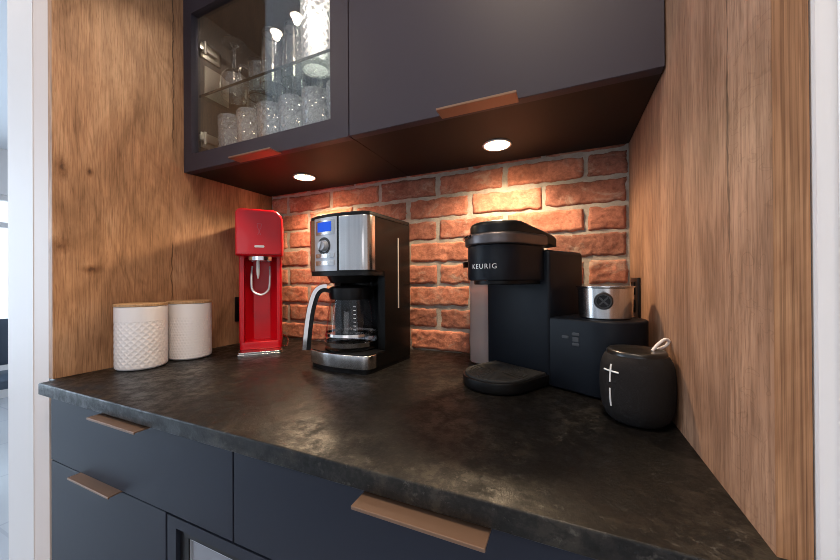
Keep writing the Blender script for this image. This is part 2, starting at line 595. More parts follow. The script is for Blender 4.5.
def brick(bm, x0, x1, z0, z1):
    nx, nz = max(8, int((x1 - x0) / 0.0045)), 13
    s0 = random.uniform(0, 50)
    tilt = random.uniform(-0.010, 0.010)
    push = random.uniform(-0.0015, 0.0015)
    grid = []
    for j in range(nz + 1):
        row = []
        for i in range(nx + 1):
            u, v_ = i / nx, j / nz
            x = x0 + u * (x1 - x0)
            z = z0 + v_ * (z1 - z0) + (u - 0.5) * tilt * (x1 - x0)
            ex = noise.noise(Vector((x * 40 + s0, z * 40, 1.0))) * 0.0036
            ez = noise.noise(Vector((x * 40, z * 40 + s0, 7.0))) * 0.0040
            e = min(u * (x1 - x0), (1 - u) * (x1 - x0), v_ * (z1 - z0), (1 - v_) * (z1 - z0))
            rnd = 0.0045 * (1 - min(1, e / 0.004)) ** 2
            y = YB + push + rnd - 0.0022 * noise.noise(Vector((x * 55 + s0, 3.0, z * 55))) - 0.0020 * noise.noise(Vector((x * 150, s0, z * 190))) - 0.0012 * abs(noise.noise(Vector((x * 330, s0, z * 380))))
            row.append(bm.verts.new((x + ex, y, z + ez)))
        grid.append(row)
    fs = []
    for j in range(nz):
        for i in range(nx):
            fs.append(bm.faces.new((grid[j][i], grid[j][i + 1], grid[j + 1][i + 1], grid[j + 1][i])))
    rim = [grid[0][i] for i in range(nx)] + [grid[j][nx] for j in range(nz)] + [grid[nz][i] for i in range(nx, 0, -1)] + [grid[j][0] for j in range(nz, 0, -1)]
    back = [bm.verts.new((q.co.x, YB + 0.008, q.co.z)) for q in rim]
    for i in range(len(rim)):
        j = (i + 1) % len(rim)
        fs.append(bm.faces.new((rim[j], rim[i], back[i], back[j])))
    for f in fs:
        f.material_index = 1


for row in range(9):
    zb = Z0 + 0.0015 + 0.0635 * row
    start = -0.33 if row % 2 == 1 else -0.235          # courses in running bond
    for i in range(-5, 4):
        a, b_ = start + 0.19 * i + 0.0045, start + 0.19 * (i + 1) - 0.0045
        a, b_ = max(a, XL + 0.001) + random.uniform(0, 0.003), min(b_, XR - 0.003) - random.uniform(0, 0.003)
        if b_ - a > 0.02:
            brick(bm, a, b_, zb, zb + 0.0550 + random.uniform(-0.002, 0.001))
bmesh.ops.recalc_face_normals(bm, faces=bm.faces)
bm.to_mesh(mort.data)
bm.free()
mort.data.polygons.foreach_set('use_smooth', [p.material_index == 1 for p in mort.data.polygons])

# soffit above the upper cabinets
struct('wall_soffit', B(XL, XR, YU + 0.02, YB, Z0 + 1.0105, CEIL), M['white_paint'])

# ------------------------------------------------------------------ niche panels and worktop
tag(obj('oak_side_panel', B(XL - 0.019, XL, YP, YB + 0.004, Z0, CEIL - 0.001, bev=0.0006), M['oak_left'], None, 0),
    'tall oak panel lining the left side of the niche behind the white canisters', 'panel')
pr = thing('oak_side_panel', 'tall oak panel lining the right side of the niche beside the round speaker', 'panel', (XR, YP, Z0))
o = obj('board', B(XR, XR + 0.019, YP + 0.0012, YB + 0.004, Z0, CEIL - 0.001), M['oak_right'], None, 0)
o.parent = pr
o.matrix_parent_inverse = Matrix.Translation((-XR, -YP, -Z0))
o = obj('edge_band', B(XR, XR + 0.019, YP, YP + 0.0012, Z0, CEIL - 0.001), M['oak_edge'], None, 0)
o.parent = pr
o.matrix_parent_inverse = Matrix.Translation((-XR, -YP, -Z0))
bm = bmesh.new()
prism(bm, [(-0.9691, 0.2956), (0.158, 0.2956), (0.158, YB), (-0.997, YB), (-0.997, YP + 0.0005), (-0.9691, YP + 0.0005)], Z0 - 0.0235, Z0, 0.0015, 0.0025, 3)
tag(obj('worktop', bm, M['stone'], None, 30), 'dark mottled stone worktop running between the two oak panels', 'countertop')


def pull(name, parent, x0, x1, y_back, y_front, z, up=1):
    """bent edge pull: a thin plate standing out from the front edge, with a turned lip"""
    b = bmesh.new()
    box(b, x0, x1, y_front, y_back, z - 0.0012, z + 0.0012, bev=0.0004, seg=1)
    box(b, x0, x1, y_front, y_front + 0.0024, z - 0.0028 * up if up > 0 else z, z if up > 0 else z + 0.0028, bev=0.0006, seg=1)
    return obj(name, b, M['copper'], parent, 30)


# base cabinets
YD = 0.3156          # faces of the drawer fronts
cb = thing('base_cabinet', 'left navy base cabinet with a wide drawer above a door', 'cabinet', (0, 0, 0))
bm = B(-0.975, -0.58, YD + 0.021, YB - 0.002, 0.1, Z0 - 0.183)
box(bm, -0.975, -0.43, YD + 0.021, YB - 0.002, Z0 - 0.183, Z0 - 0.0245)
obj('carcass', bm, M['carcass'], cb, 0)
obj('toe_kick', B(-0.975, -0.58, YD + 0.07, YD + 0.09, 0.0, 0.1), M['black'], cb, 0)
d_ = obj('drawer', B(-0.976, -0.4277, YD, YD + 0.02, Z0 - 0.1645, Z0 - 0.031, bev=0.0008, seg=1), M['navy'], cb, 0)
pull('handle', d_, -0.745, -0.603, YD + 0.004, 0.2825, Z0 - 0.0295)
d_ = obj('door', B(-0.976, -0.5835, YD, YD + 0.02, 0.11, Z0 - 0.1660, bev=0.0010, seg=2), M['navy'], cb, 0)
pull('handle', d_, -0.854, -0.711, YD + 0.004, 0.2965, Z0 - 0.1650)
bm = bmesh.new()
for a in ((-0.579, -0.5575, 0.11, Z0 - 0.1672), (-0.5575, -0.060, Z0 - 0.1835, Z0 - 0.1672)):
    box(bm, a[0], a[1], YD, YD + 0.02, a[2], a[3])
obj('filler_panel', bm, M['navy'], cb, 0)
c2 = thing('base_cabinet', 'right navy base cabinet with one long drawer under the worktop', 'cabinet', (0, 0, 0))
obj('carcass', B(-0.4285, 0.15, YD + 0.021, YB - 0.002, Z0 - 0.17, Z0 - 0.0245), M['carcass'], c2, 0)
d_ = obj('drawer', B(-0.4254, 0.15, YD, YD + 0.02, Z0 - 0.1645, Z0 - 0.031, bev=0.0008, seg=1), M['navy'], c2, 0)
pull('handle', d_, -0.2005, -0.0630, YD + 0.004, 0.2775, Z0 - 0.0295)
ap = thing('undercounter_fridge', 'built-in appliance with black frame and grey glass front below the drawers', 'appliance', (0, 0, 0))
bm = bmesh.new()
x0, x1, zt, zb = -0.556, -0.062, Z0 - 0.1845, 0.11
box(bm, x0, x1, YD + 0.022, YB - 0.01, zb, zt)
obj('body', bm, M['black'], ap, 0)
bm = bmesh.new()
for a in ((x0, x0 + 0.02, zb, zt), (x1 - 0.02, x1, zb, zt), (x0 + 0.02, x1 - 0.02, zt - 0.012, zt), (x0 + 0.02, x1 - 0.02, zb, zb + 0.02)):
    box(bm, a[0], a[1], YD + 0.006, YD + 0.0215, a[2], a[3])
obj('frame', bm, M['black'], ap, 0)
bm = bmesh.new()
for a in ((x0 + 0.0202, x0 + 0.0232, zb + 0.021, zt - 0.0122), (x0 + 0.0232, x1 - 0.021, zt - 0.0152, zt - 0.0122)):
    box(bm, a[0], a[1], YD + 0.008, YD + 0.0215, a[2], a[3])
obj('trim_strip', bm, M['silver'], ap, 0)
obj('glass_front', B(x0 + 0.0234, x1 - 0.021, YD + 0.010, YD + 0.0215, zb + 0.021, zt - 0.0154), M['appliance_glass'], ap, 0)

# ------------------------------------------------------------------ upper cabinets
ZU, ZT, XS = Z0 + 0.5098, Z0 + 1.0, -0.4174
g1 = thing('wall_cabinet', 'left wall cabinet with a glazed door full of glassware', 'cabinet', (0, 0, 0))
g2 = thing('wall_cabinet', 'right wall cabinet with a plain charcoal door', 'cabinet', (0, 0, 0))
yb0, yb1 = YU + 0.021, YB - 0.006
bm = bmesh.new()
xa, xb = XL + 0.001, XS - 0.0005
for a in ((xa, xa + 0.018, yb0, yb1, ZU + 0.018, ZT), (xb - 0.018, xb, yb0, yb1, ZU + 0.018, ZT), (xa + 0.018, xb - 0.018, yb1 - 0.01, yb1, ZU + 0.018, ZT - 0.018),
          (xa + 0.018, xb - 0.018, yb0, yb1, ZT - 0.018, ZT)):
    box(bm, *a)
obj('carcass', bm, M['cab_inside'], g1, 0)
obj('base_panel', B(xa, xb, yb0, yb1, ZU + 0.001, ZU + 0.018), M['carcass'], g1, 0)
dr = bmesh.new()
dx0, dx1, oz0, oz1 = XL + 0.0006, XS - 0.0012, Z0 + 0.5565, Z0 + 0.948
ox0, ox1 = -0.944, -0.4655
for a in ((dx0, ox0, ZU, ZT), (ox1, dx1, ZU, ZT), (ox0, ox1, ZU, oz0), (ox0, ox1, oz1, ZT)):
    box(dr, a[0], a[1], YU, YU + 0.02, a[2], a[3])
dr = obj('door_frame', dr, M['navy_upper'], g1, 0)
obj('glass_pane', B(ox0, ox1, YU + 0.009, YU + 0.013, oz0, oz1), M['pane'], dr, 0)
pull('handle', dr, -0.757, -0.616, YU + 0.006, YU - 0.028, ZU - 0.0025, -1)
sh = obj('glass_shelf', B(xa + 0.019, xb - 0.019, 0.612, yb1 - 0.012, Z0 + 0.733, Z0 + 0.739), M['shelf_glass'], g1, 0)
obj('shelf_edge', B(xa + 0.019, xb - 0.019, 0.6100, 0.6118, Z0 + 0.7328, Z0 + 0.7392), mat('dark_green_edge', (0.012, 0.022, 0.020), 0.15), sh, 0)
for zc in (0.875, 0.614):
    hb = bmesh.new()
    box(hb, xa + 0.018, xa + 0.024, 0.612, 0.672, Z0 + zc - 0.022, Z0 + zc + 0.022, bev=0.002)
    box(hb, xa + 0.0245, xa + 0.036, 0.602, 0.655, Z0 + zc - 0.008, Z0 + zc + 0.008, bev=0.002)
    tube(hb, [(xa + 0.0365, 0.616, Z0 + zc - 0.018), (xa + 0.0365, 0.616, Z0 + zc + 0.018)], 0.004, 8)
    tube(hb, [(xa + 0.024, 0.662, Z0 + zc + 0.012), (xa + 0.027, 0.662, Z0 + zc + 0.012)], 0.004, 10)
    tube(hb, [(xa + 0.024, 0.662, Z0 + zc - 0.012), (xa + 0.027, 0.662, Z0 + zc - 0.012)], 0.004, 10)
    obj('hinge', hb, M['nickel'], g1, 30)
obj('hinge_plate', B(xa + 0.0182, xa + 0.021, 0.625, 0.70, Z0 + 0.745, Z0 + 0.835, bev=0.001), M['nickel'], g1, 0)
bm = bmesh.new()
xa2, xb2 = XS + 0.0005, XR - 0.001
for a in ((xa2, xa2 + 0.018, yb0, yb1, ZU + 0.018, ZT), (xb2 - 0.018, xb2, yb0, yb1, ZU + 0.018, ZT), (xa2 + 0.018, xb2 - 0.018, yb1 - 0.01, yb1, ZU + 0.018, ZT - 0.018),
          (xa2 + 0.018, xb2 - 0.018, yb0, yb1, ZT - 0.018, ZT)):
    box(bm, *a)
obj('carcass', bm, M['cab_inside'], g2, 0)
obj('base_panel', B(xa2, xb2, yb0, yb1, ZU + 0.001, ZU + 0.018), M['carcass'], g2, 0)
dr = obj('door', B(XS + 0.0012, XR - 0.002, YU, YU + 0.02, ZU, ZT, bev=0.0008, seg=1), M['navy_upper'], g2, 0)
pull('handle', dr, -0.2085, -0.0685, YU + 0.006, YU - 0.028, ZU - 0.0025, -1)


def spot(parent, loc, power, col, cone, blend, rad):
    d = bpy.data.lights.new('lamp', 'SPOT')
    d.energy, d.color, d.spot_size, d.spot_blend, d.shadow_soft_size = power, col, R(cone), blend, rad
    o = bpy.data.objects.new('lamp_light', d)
    COL.objects.link(o)
    o.parent = parent
    o.location = loc
    return o


def puck(x, y, label):
    t = thing('puck_light', label, 'light', (x, y, ZU + 0.001), 0, 'downlights under the wall cabinets')
    b = bmesh.new()
    lathe(b, [(0.0275, -0.0001), (0.032, -0.0001), (0.033, -0.0012), (0.032, -0.0032), (0.0285, -0.0032), (0.0275, -0.0015)], 40, closed=True)
    obj('trim_ring', b, M['silver'], t)
    b = bmesh.new()
    lathe(b, [(0, -0.0001), (0.0272, -0.0001), (0.0272, -0.0016), (0.014, -0.0030), (0, -0.0034)], 32)
    obj('lens', b, M['lens'], t)
    spot(t, (0, 0, -0.010), 7.0, (1.0, 0.74, 0.48), 152, 0.55, 0.018)
    return t


puck(-0.7013, 0.752, 'lit round downlight under the glazed wall cabinet above the coffee maker')
puck(-0.1377, 0.757, 'lit round downlight under the plain wall cabinet above the pod brewer')
# lamp inside the glazed cabinet
t = thing('cabinet_light', 'small lit lamp inside the glazed cabinet above the glasses', 'light', (-0.56, 0.645, ZT - 0.018))
b = bmesh.new()
lathe(b, [(0, -0.0001), (0.032, -0.0001), (0.032, -0.005), (0, -0.006)], 32)
obj('lens', b, M['lens_cabinet'], t)
spot(t, (0, 0, -0.012), 26.0, (1.0, 0.90, 0.78), 165, 0.4, 0.02)
# ceiling downlights of the room; niche one added to warm the left panel
for i, (x, y, lab) in enumerate(((-1.392, -0.112, 'ceiling downlight nearer the window, reflected in the glazed door'),
                                 (-1.215, -0.075, 'ceiling downlight nearer the niche, reflected in the glazed door'),
                                 (-0.08, 0.03, 'added unseen ceiling downlight in front of the niche, lighting the left panel'),
                                 (0.30, -1.30, 'ceiling downlight behind the camera'))):
    t = thing('ceiling_light', lab, 'light', (x, y, CEIL), 0, 'ceiling downlights')
    b = bmesh.new()
    lathe(b, [(0.0275, -0.0002), (0.045, -0.0002), (0.045, -0.002), (0.0275, -0.003)], 32, closed=True)
    obj('trim_ring', b, M['white_paint'], t)
    b = bmesh.new()
    lathe(b, [(0, -0.0002), (0.0270, -0.0002), (0.0270, -0.004), (0.017, -0.009), (0, -0.0105)], 32)
    obj('lens', b, M['lens_ceiling'], t)
    spot(t, (0, 0, -0.026), (6, 6, 48, 18)[i], (1.0, 0.78, 0.57), 130, 0.5, (0.014, 0.014, 0.16, 0.06)[i])

# ------------------------------------------------------------------ glassware in the glazed cabinet
GB = ZU + 0.0181                  # cabinet floor
GS = Z0 + 0.7391                  # glass shelf


def cut_tumbler(h=0.140, r=0.036):
    """thick crystal with hobnail cuts all round"""
    b = bmesh.new()
    seg, nz = 66, max(24, int(h / 0.0034))
    prof_o = [(0, 0.0), (r * 0.80, 0.0), (r * 0.88, 0.003)]
    for i in range(nz + 1):
        prof_o.append((r * (0.90 + 0.10 * i / nz), 0.006 + (h - 0.008) * i / nz))
    prof_i = [(r - 0.0015, h), (r - 0.003, h - 0.001), (r * 0.87 - 0.005, 0.016), (0, 0.014)]
    lathe(b, prof_o + prof_i, seg)
    for vtx in b.verts:
        rr = math.hypot(vtx.co.x, vtx.co.y)
        if 0.007 < vtx.co.z < h - 0.012 and rr > r * 0.89:
            a = math.atan2(vtx.co.y, vtx.co.x)
            q = vtx.co.z / (0.0105 * r / 0.036)
            d = 0.0034 * (1 - abs(math.sin(5.5 * a + math.pi / 2 * q)) * abs(math.sin(5.5 * a - math.pi / 2 * q))) - 0.001
            s = (rr - d) / rr
            vtx.co.x *= s
            vtx.co.y *= s
    return b


def tall_glass(h=0.155, r0=0.026, r1=0.034):
    b = bmesh.new()
    lathe(b, [(0, 0), (r0, 0), (r0 + 0.001, 0.004), (r1, h - 0.001), (r1 - 0.001, h), (r1 - 0.002, h - 0.001), (r0 - 0.0015, 0.014), (0, 0.011)], 36)
    return b


def wine_glass():
    b = bmesh.new()
    lathe(b, [(0, 0.0), (0.034, 0.0), (0.034, 0.0015), (0.012, 0.005), (0.0042, 0.012), (0.0038, 0.05), (0.0055, 0.072), (0.020, 0.082), (0.034, 0.100), (0.038, 0.122), (0.035, 0.150), (0.033, 0.163),
              (0.0318, 0.163), (0.0338, 0.150), (0.0366, 0.122), (0.0326, 0.101), (0.018, 0.085), (0, 0.0795)], 36)
    return b


def mug(h=0.095, r=0.036):
    b = bmesh.new()
    lathe(b, [(0, 0), (r - 0.002, 0), (r, 0.003), (r, h - 0.001), (r - 0.0015, h), (r - 0.003, h - 0.001), (r - 0.003, 0.010), (0, 0.009)], 36)
    return b


def place(src, name, spots, z, flip=0.0, zrot=None):
    """spots: (x, y, label); the first is src itself, the rest are copies"""
    out = []
    for i, (x, y, lab) in enumerate(spots):
        o_ = src if i == 0 else copy_tree(src)
        o_.location = (x, y, z + flip)
        if flip:
            o_.rotation_euler = (math.pi, 0, random.uniform(0, 6))
        else:
            o_.rotation_euler = (0, 0, random.uniform(0, 6))
        o_['label'] = lab
        out.append(o_)
    return out


G_ = 'crystal tumblers on the cabinet floor'
src = tag(obj('tumbler', cut_tumbler(), M['crystal'], None, 0), '', 'glass', G_)
ordn = ['leftmost', 'second from left', 'third from left', 'fourth from left', 'fifth from left', 'rightmost']
spots = []
for i in range(6):
    spots.append((-0.868 + 0.0765 * i, 0.645, 'cut crystal tumbler on the cabinet floor, front row, ' + ordn[i]))
for i in range(4):
    spots.append((-0.838 + 0.0785 * i, 0.725, 'cut crystal tumbler on the cabinet floor, back row, ' + (ordn[:3] + ['rightmost'])[i]))
place(src, 'tumbler', spots, GB)
src = tag(obj('wine_glass', wine_glass(), M['glass'], None, 30), '', 'glass', 'upturned stemmed glasses on the glass shelf')
place(src, 'wine_glass', [(-0.885, 0.665, 'upturned stemmed glass at the left end of the glass shelf, round foot on top'),
                          (-0.897, 0.755, 'upturned stemmed glass behind the leftmost one on the glass shelf')], GS, flip=0.163)
mg = tag(obj('glass_mug', mug(), M['glass'], None, 30), '', 'mug', 'clear glass mugs on the glass shelf')
hb = bmesh.new()
tube(hb, curve_pts([(0.0345, 0, 0.076), (0.055, 0, 0.076), (0.060, 0, 0.050), (0.054, 0, 0.024), (0.0345, 0, 0.022)], 5), 0.0042, 8)
obj('handle', hb, M['glass'], mg, 30)
mugs = place(mg, 'glass_mug', [(-0.815, 0.700, 'clear glass mug on the glass shelf beside the stemmed glass, the nearest mug'),
                               (-0.810, 0.785, 'clear glass mug on the glass shelf behind the nearest mug'),
                               (-0.720, 0.770, 'clear glass mug on the glass shelf behind the tall glasses')], GS)
for o, a_ in zip(mugs, (250, 90, 90)):
    o.rotation_euler = (0, 0, R(a_))
src = tag(obj('tall_glass', tall_glass(), M['glass'], None, 30), '', 'glass', 'tall clear glasses on the glass shelf')
place(src, 'tall_glass', [(-0.738, 0.672, 'upturned tall clear glass just right of the nearest mug'),
                          (-0.667, 0.680, 'upturned tall clear glass next to the tall crystal on the shelf'),
                          (-0.635, 0.752, 'upturned tall clear glass at the back of the shelf')], GS, flip=0.155)
src = tag(obj('crystal_vase', cut_tumbler(0.22, 0.040), M['crystal'], None, 0), '', 'glass', 'tall cut crystal glasses on the shelf')
place(src, 'crystal_vase', [(-0.578, 0.664, 'tall bright cut crystal glass beside the clear glasses on the shelf, front'),
                            (-0.490, 0.672, 'tall bright cut crystal glass nearest the right side of the glazed cabinet'),
                            (-0.540, 0.758, 'tall bright cut crystal glass at the back right of the shelf')], GS)
t = tag(obj('tumbler', tall_glass(0.15, 0.027, 0.031), M['glass'], None, 30), 'printed glass with green and yellow shapes on the cabinet floor at right', 'glass')
t.location = (-0.478, 0.728, GB)
b = bmesh.new()
for a0, a1, z0_, z1_, mi in ((-120, -60, 0.105, 0.138, 0), (-165, -120, 0.09, 0.115, 1)):
    n_ = 8
    for i in range(n_):
        q0, q1 = R(a0 + (a1 - a0) * i / n_), R(a0 + (a1 - a0) * (i + 1) / n_)
        rr = 0.0322
        sag0, sag1 = 0.010 * math.sin(math.pi * i / n_), 0.010 * math.sin(math.pi * (i + 1) / n_)
        f = b.faces.new([b.verts.new((rr * math.cos(q), rr * math.sin(q), z)) for q, z in
                         ((q0, z0_ + 0.008 - sag0), (q1, z0_ + 0.008 - sag1), (q1, z1_ + sag1), (q0, z1_ + sag0))])
        f.material_index = mi
obj('decal', b, [M['green'], M['yellow']], t, 30)

# ------------------------------------------------------------------ white canisters
def canister(pattern):
    rad, h = 0.0498, 0.1455
    b = bmesh.new()
    seg, nz = 270, 110
    prof = [(0, 0), (rad - 0.009, 0.0), (rad - 0.004, 0.0012), (rad - 0.001, 0.004)]
    rings = []
    for r_, z in prof:
        rings.append([(r_, z)] * seg)
    for j in range(nz + 1):
        z = 0.006 + (h - 0.008) * j / nz
        row = []
        for i in range(seg):
            a = 2 * math.pi * i / seg
            d = 0.0
            if z < 0.111:
                u, v_ = round(2 * math.pi * rad / 0.0070) * a / (2 * math.pi), z / 0.0070
                if pattern == 0:          # crossing diagonal ridges
                    d = -0.0010 * min(abs(math.sin(math.pi * (u + v_) * 0.5)), abs(math.sin(math.pi * (u - v_) * 0.5)))
                else:                     # rows of small scallops
                    k_ = math.floor(v_)
                    d = -0.0012 * abs(math.sin(math.pi * (u + 0.5 * (k_ % 2)))) * (1 - (v_ - k_)) * 0.8
            row.append((rad + d, z))
        rings.append(row)
    rings.append([(rad - 0.001, h - 0.0005)] * seg)
    rings.append([(rad - 0.003, h)] * seg)
    rings.append([(0, h)])
    vs = []
    for q, rg in enumerate(rings):
        if rg[0][0] == 0:
            vs.append([b.verts.new((0, 0, rg[0][1]))])
        else:
            vs.append([b.verts.new((r_ * math.cos(2 * math.pi * i / seg), r_ * math.sin(2 * math.pi * i / seg), z)) for i, (r_, z) in enumerate(rg)])
    for a_, c_ in zip(vs, vs[1:]):
        for i in range(seg):
            j = (i + 1) % seg
            if len(a_) == 1:
                b.faces.new((a_[0], c_[j], c_[i]))
            elif len(c_) == 1:
                b.faces.new((a_[i], a_[j], c_[0]))
            else:
                b.faces.new((a_[i], a_[j], c_[j], c_[i]))
    return b


for i, (x, y, lab) in enumerate(((-0.9255, 0.4511, 'white embossed canister with wooden lid at the left end, nearer the front edge'),
                                 (-0.9230, 0.5600, 'white embossed canister with wooden lid, the one nearer the red soda maker'))):
    t = thing('canister', lab, 'canister', (x, y, Z0), 0.4, 'white canisters with wooden lids')
    obj('jar', canister(i), M['white_ceramic'], t, 60)
    b = bmesh.new()
    lathe(b, [(0, 0.1456), (0.0502, 0.1456), (0.0508, 0.1462), (0.0508, 0.1508), (0.0502, 0.1515), (0, 0.1515)], 64)
    obj('lid', b, M['bamboo'], t)

# ------------------------------------------------------------------ red soda maker
sm = thing('soda_maker', 'glossy red sparkling water maker in the left corner', 'soda maker', (-0.766, 0.648, Z0), R(45.5))
# lower column: a U-shaped shell round a bottle recess
b = bmesh.new()
W = 0.0555
outer = rrect(-W, W, 0.042, 0.196, (0.012, 0.012, 0.03, 0.03), 5)
ix = W - 0.013
u_shape = [(-ix, 0.042), (-ix, 0.075), (-ix + 0.02, 0.092), (ix - 0.02, 0.092), (ix, 0.075), (ix, 0.042)]
foot = [p for p in outer]
prism(b, foot, 0.008, 0.030, 0.003, 0.002, 3)
poly = []
for p in outer:                                            # cut the recess into the front edge
    poly.append(p)
i_l = max(range(len(poly)), key=lambda i: (poly[i][1] < 0.0421, poly[i][0] < 0, poly[i][0]))
lefts = [p for p in poly if p[0] < 0]
rights = [p for p in poly if p[0] > 0]
arc_l = rrect(-W, W, 0.042, 0.196, (0.006, 0.006, 0.03, 0.03), 5)
fl, fr_, br, bl = arc_l[0:6], arc_l[6:12], arc_l[12:18], arc_l[18:24]
prism(b, fl + u_shape + fr_ + br + bl, 0.030, 0.275)
obj('column', b, M['red'], sm, 40)
b = bmesh.new()                                            # dimpled back of the recess
nx, nz = 36, 80
gr = []
for j in range(nz + 1):
    row = []
    for i in range(nx + 1):
        x = (-ix + 0.021) + (2 * ix - 0.042) * i / nx
        z = 0.031 + 0.235 * j / nz
        d = 0.0009 * (math.sin(x * 900) * math.sin(z * 900))
        row.append(b.verts.new((x, 0.0912 + d, z)))
    gr.append(row)
for j in range(nz):
    for i in range(nx):
        b.faces.new((gr[j][i], gr[j][i + 1], gr[j + 1][i + 1], gr[j + 1][i]))
obj('back_plate', b, M['red'], sm, 60)
# head: rounded in front view
b = bmesh.new()
n_ = bmesh.new()
prism(n_, rrect(-0.0595, 0.0595, 0.272, 0.402, (0.004, 0.004, 0.030, 0.014), 8), -0.196, -0.004, 0.008, 0.006, 4)
merge(b, n_, Matrix(((1, 0, 0, 0), (0, 0, -1, 0), (0, 1, 0, 0), (0, 0, 0, 1))))
hd = obj('head', b, M['red'], sm, 40)
b = bmesh.new()                                            # pale maker's name plate and engraved glass emblem
n_ = bmesh.new()
prism(n_, rrect(-0.0125, 0.0125, 0.2955, 0.3015, 0.0025, 4), -0.0045, -0.0032)
merge(b, n_, Matrix(((1, 0, 0, 0), (0, 0, -1, 0), (0, 1, 0, 0), (0, 0, 0, 1))))
obj('name_plate', b, M['white_print'], hd, 0)
b = bmesh.new()
for pts in ([(-0.0055, 0.361), (-0.004, 0.350), (-0.001, 0.344), (-0.001, 0.337), (-0.004, 0.330)], [(0.0055, 0.361), (0.004, 0.350), (0.001, 0.344), (0.001, 0.337), (0.004, 0.330)], [(-0.0055, 0.361), (0.0055, 0.361)]):
    tube(b, [(x, 0.0039, z) for x, z in pts], 0.0006, 6)
obj('emblem', b, mat('etched_emblem', (0.50, 0.10, 0.12), 0.35), hd, 30)
b = bmesh.new()
lathe(b, [(0, 0.262), (0.018, 0.260), (0.026, 0.266), (0.030, 0.2719), (0, 0.2719)], 36, 0, 0.045)
lathe(b, [(0.030, 0.2600), (0.033, 0.2610), (0.033, 0.2719), (0.030, 0.2719)], 36, 0, 0.045, closed=True)
obj('nozzle_collar', b, M['chrome'], sm)
b = bmesh.new()
tube(b, [(-0.006, 0.035, 0.262), (-0.006, 0.035, 0.232), (-0.006, 0.035, 0.222), (-0.006, 0.035, 0.210)], [0.0045, 0.0045, 0.004, 0.0018], 14)
obj('carbonating_tube', b, M['white_print'], sm)
b = bmesh.new()
tube(b, curve_pts([(-0.0235, 0.064, 0.245), (-0.024, 0.05, 0.215), (-0.0205, 0.038, 0.178), (0, 0.034, 0.164), (0.0205, 0.038, 0.178), (0.024, 0.05, 0.215), (0.0235, 0.064, 0.245)], 8), 0.0032, 10)
obj('bottle_bracket', b, mat('pale_chrome', (0.85, 0.82, 0.82), 0.25, 0.7), sm)
b = bmesh.new()
prism(b, rrect(-0.0575, 0.0575, 0.0, 0.06, 0.008, 4), 0.0, 0.0035, 0, 0.001)
prism(b, rrect(-0.0555, 0.0555, 0.002, 0.06, 0.007, 4), 0.0045, 0.0085, 0, 0.0015)
prism(b, rrect(-0.0545, 0.0545, 0.004, 0.19, 0.007, 4), 0.0030, 0.0079)
obj('drip_tray', b, M['steel'], sm)
b = bmesh.new()
tube(b, curve_pts([(0.056, 0.10, 0.004), (0.066, 0.088, 0.003), (0.071, 0.105, 0.008), (0.070, 0.14, 0.020), (0.0545, 0.17, 0.03)], 6), 0.0018, 8)
obj('side_wire', b, M['steel'], sm)

# ------------------------------------------------------------------ drip coffee maker
cm = thing('coffee_maker', 'stainless steel and black drip coffee maker with glass carafe and blue display', 'coffee maker', (-0.4705, 0.586, Z0), R(-5.2))
HW = 0.0895


def front_shape(d0, d1, bulge=0.010, r=0.021, hw=HW):
    """footprint with a softly bowed front between rounded front corners"""
    pts = []
    n1 = 12
    for i in range(7):
        a = R(180 + 90 * i / 6)
        pts.append((-hw + r + r * math.cos(a), d0 + r + r * math.sin(a)))
    for i in range(1, n1):
        x = -hw + r + (2 * hw - 2 * r) * i / n1
        pts.append((x, d0 - bulge * (1 - (x / (hw - r)) ** 2)))
    for i in range(7):
        a = R(270 + 90 * i / 6)
        pts.append((hw - r + r * math.cos(a), d0 + r + r * math.sin(a)))
    pts += [(hw, d1), (-hw, d1)]
    return pts


b = bmesh.new()
prism(b, front_shape(0.010, 0.040), 0.2235, 0.344, 0.002, 0.002)
head = obj('steel_head', b, M['steel'], cm, 40)
b = bmesh.new()
prism(b, rrect(-HW, HW, 0.0405, 0.197, (0, 0, 0.012, 0.012), 4), 0.2234, 0.344, 0.0, 0.003)
prism(b, rrect(-HW, HW, 0.0425, 0.197, (0, 0, 0.012, 0.012), 4), 0.0104, 0.0405, 0.0, 0.0)
prism(b, rrect(-HW, HW, 0.137, 0.197, (0, 0, 0.012, 0.012), 4), 0.0405, 0.2234)
prism(b, rrect(0.070, HW, 0.0755, 0.137, 0, 4), 0.0405, 0.2234)
prism(b, rrect(-HW, -0.070, 0.105, 0.137, 0, 4), 0.0405, 0.2234)
col_ = obj('rear_housing', b, M['black_gloss'], cm, 40)
b = bmesh.new()
prism(b, front_shape(0.012, 0.19, 0.010, 0.020, HW - 0.0015), 0.3442, 0.3525, 0, 0.003)
obj('top_lid', b, M['black'], cm, 40)
b = bmesh.new()
prism(b, front_shape(0.012, 0.075, 0.010, 0.020, HW - 0.002), 0.2130, 0.2233)
lathe(b, [(0, 0.196), (0.045, 0.196), (0.054, 0.2131), (0, 0.2131)], 40, 0.0, 0.062)
obj('filter_housing', b, M['black'], cm, 40)
b = bmesh.new()
prism(b, front_shape(0.010, 0.042), 0.0105, 0.0405, 0.001, 0.002)
obj('steel_base', b, M['steel'], cm, 40)
b = bmesh.new()
prism(b, front_shape(0.013, 0.190, 0.010, 0.020, HW - 0.003), 0.0, 0.0103)
prism(b, front_shape(0.012, 0.075, 0.010, 0.020, HW - 0.0015), 0.0407, 0.0425)
obj('base_trim', b, M['black'], cm, 40)
b = bmesh.new()
lathe(b, [(0, 0.0428), (0.062, 0.0428), (0.062, 0.0455), (0.058, 0.0465), (0, 0.0465)], 48, -0.002, 0.068)
obj('warming_plate', b, M['black_gloss'], cm)
obj('water_window', B(HW + 0.0002, HW + 0.0012, 0.130, 0.1345, 0.135, 0.305), M['coffee_window'], cm, 0)


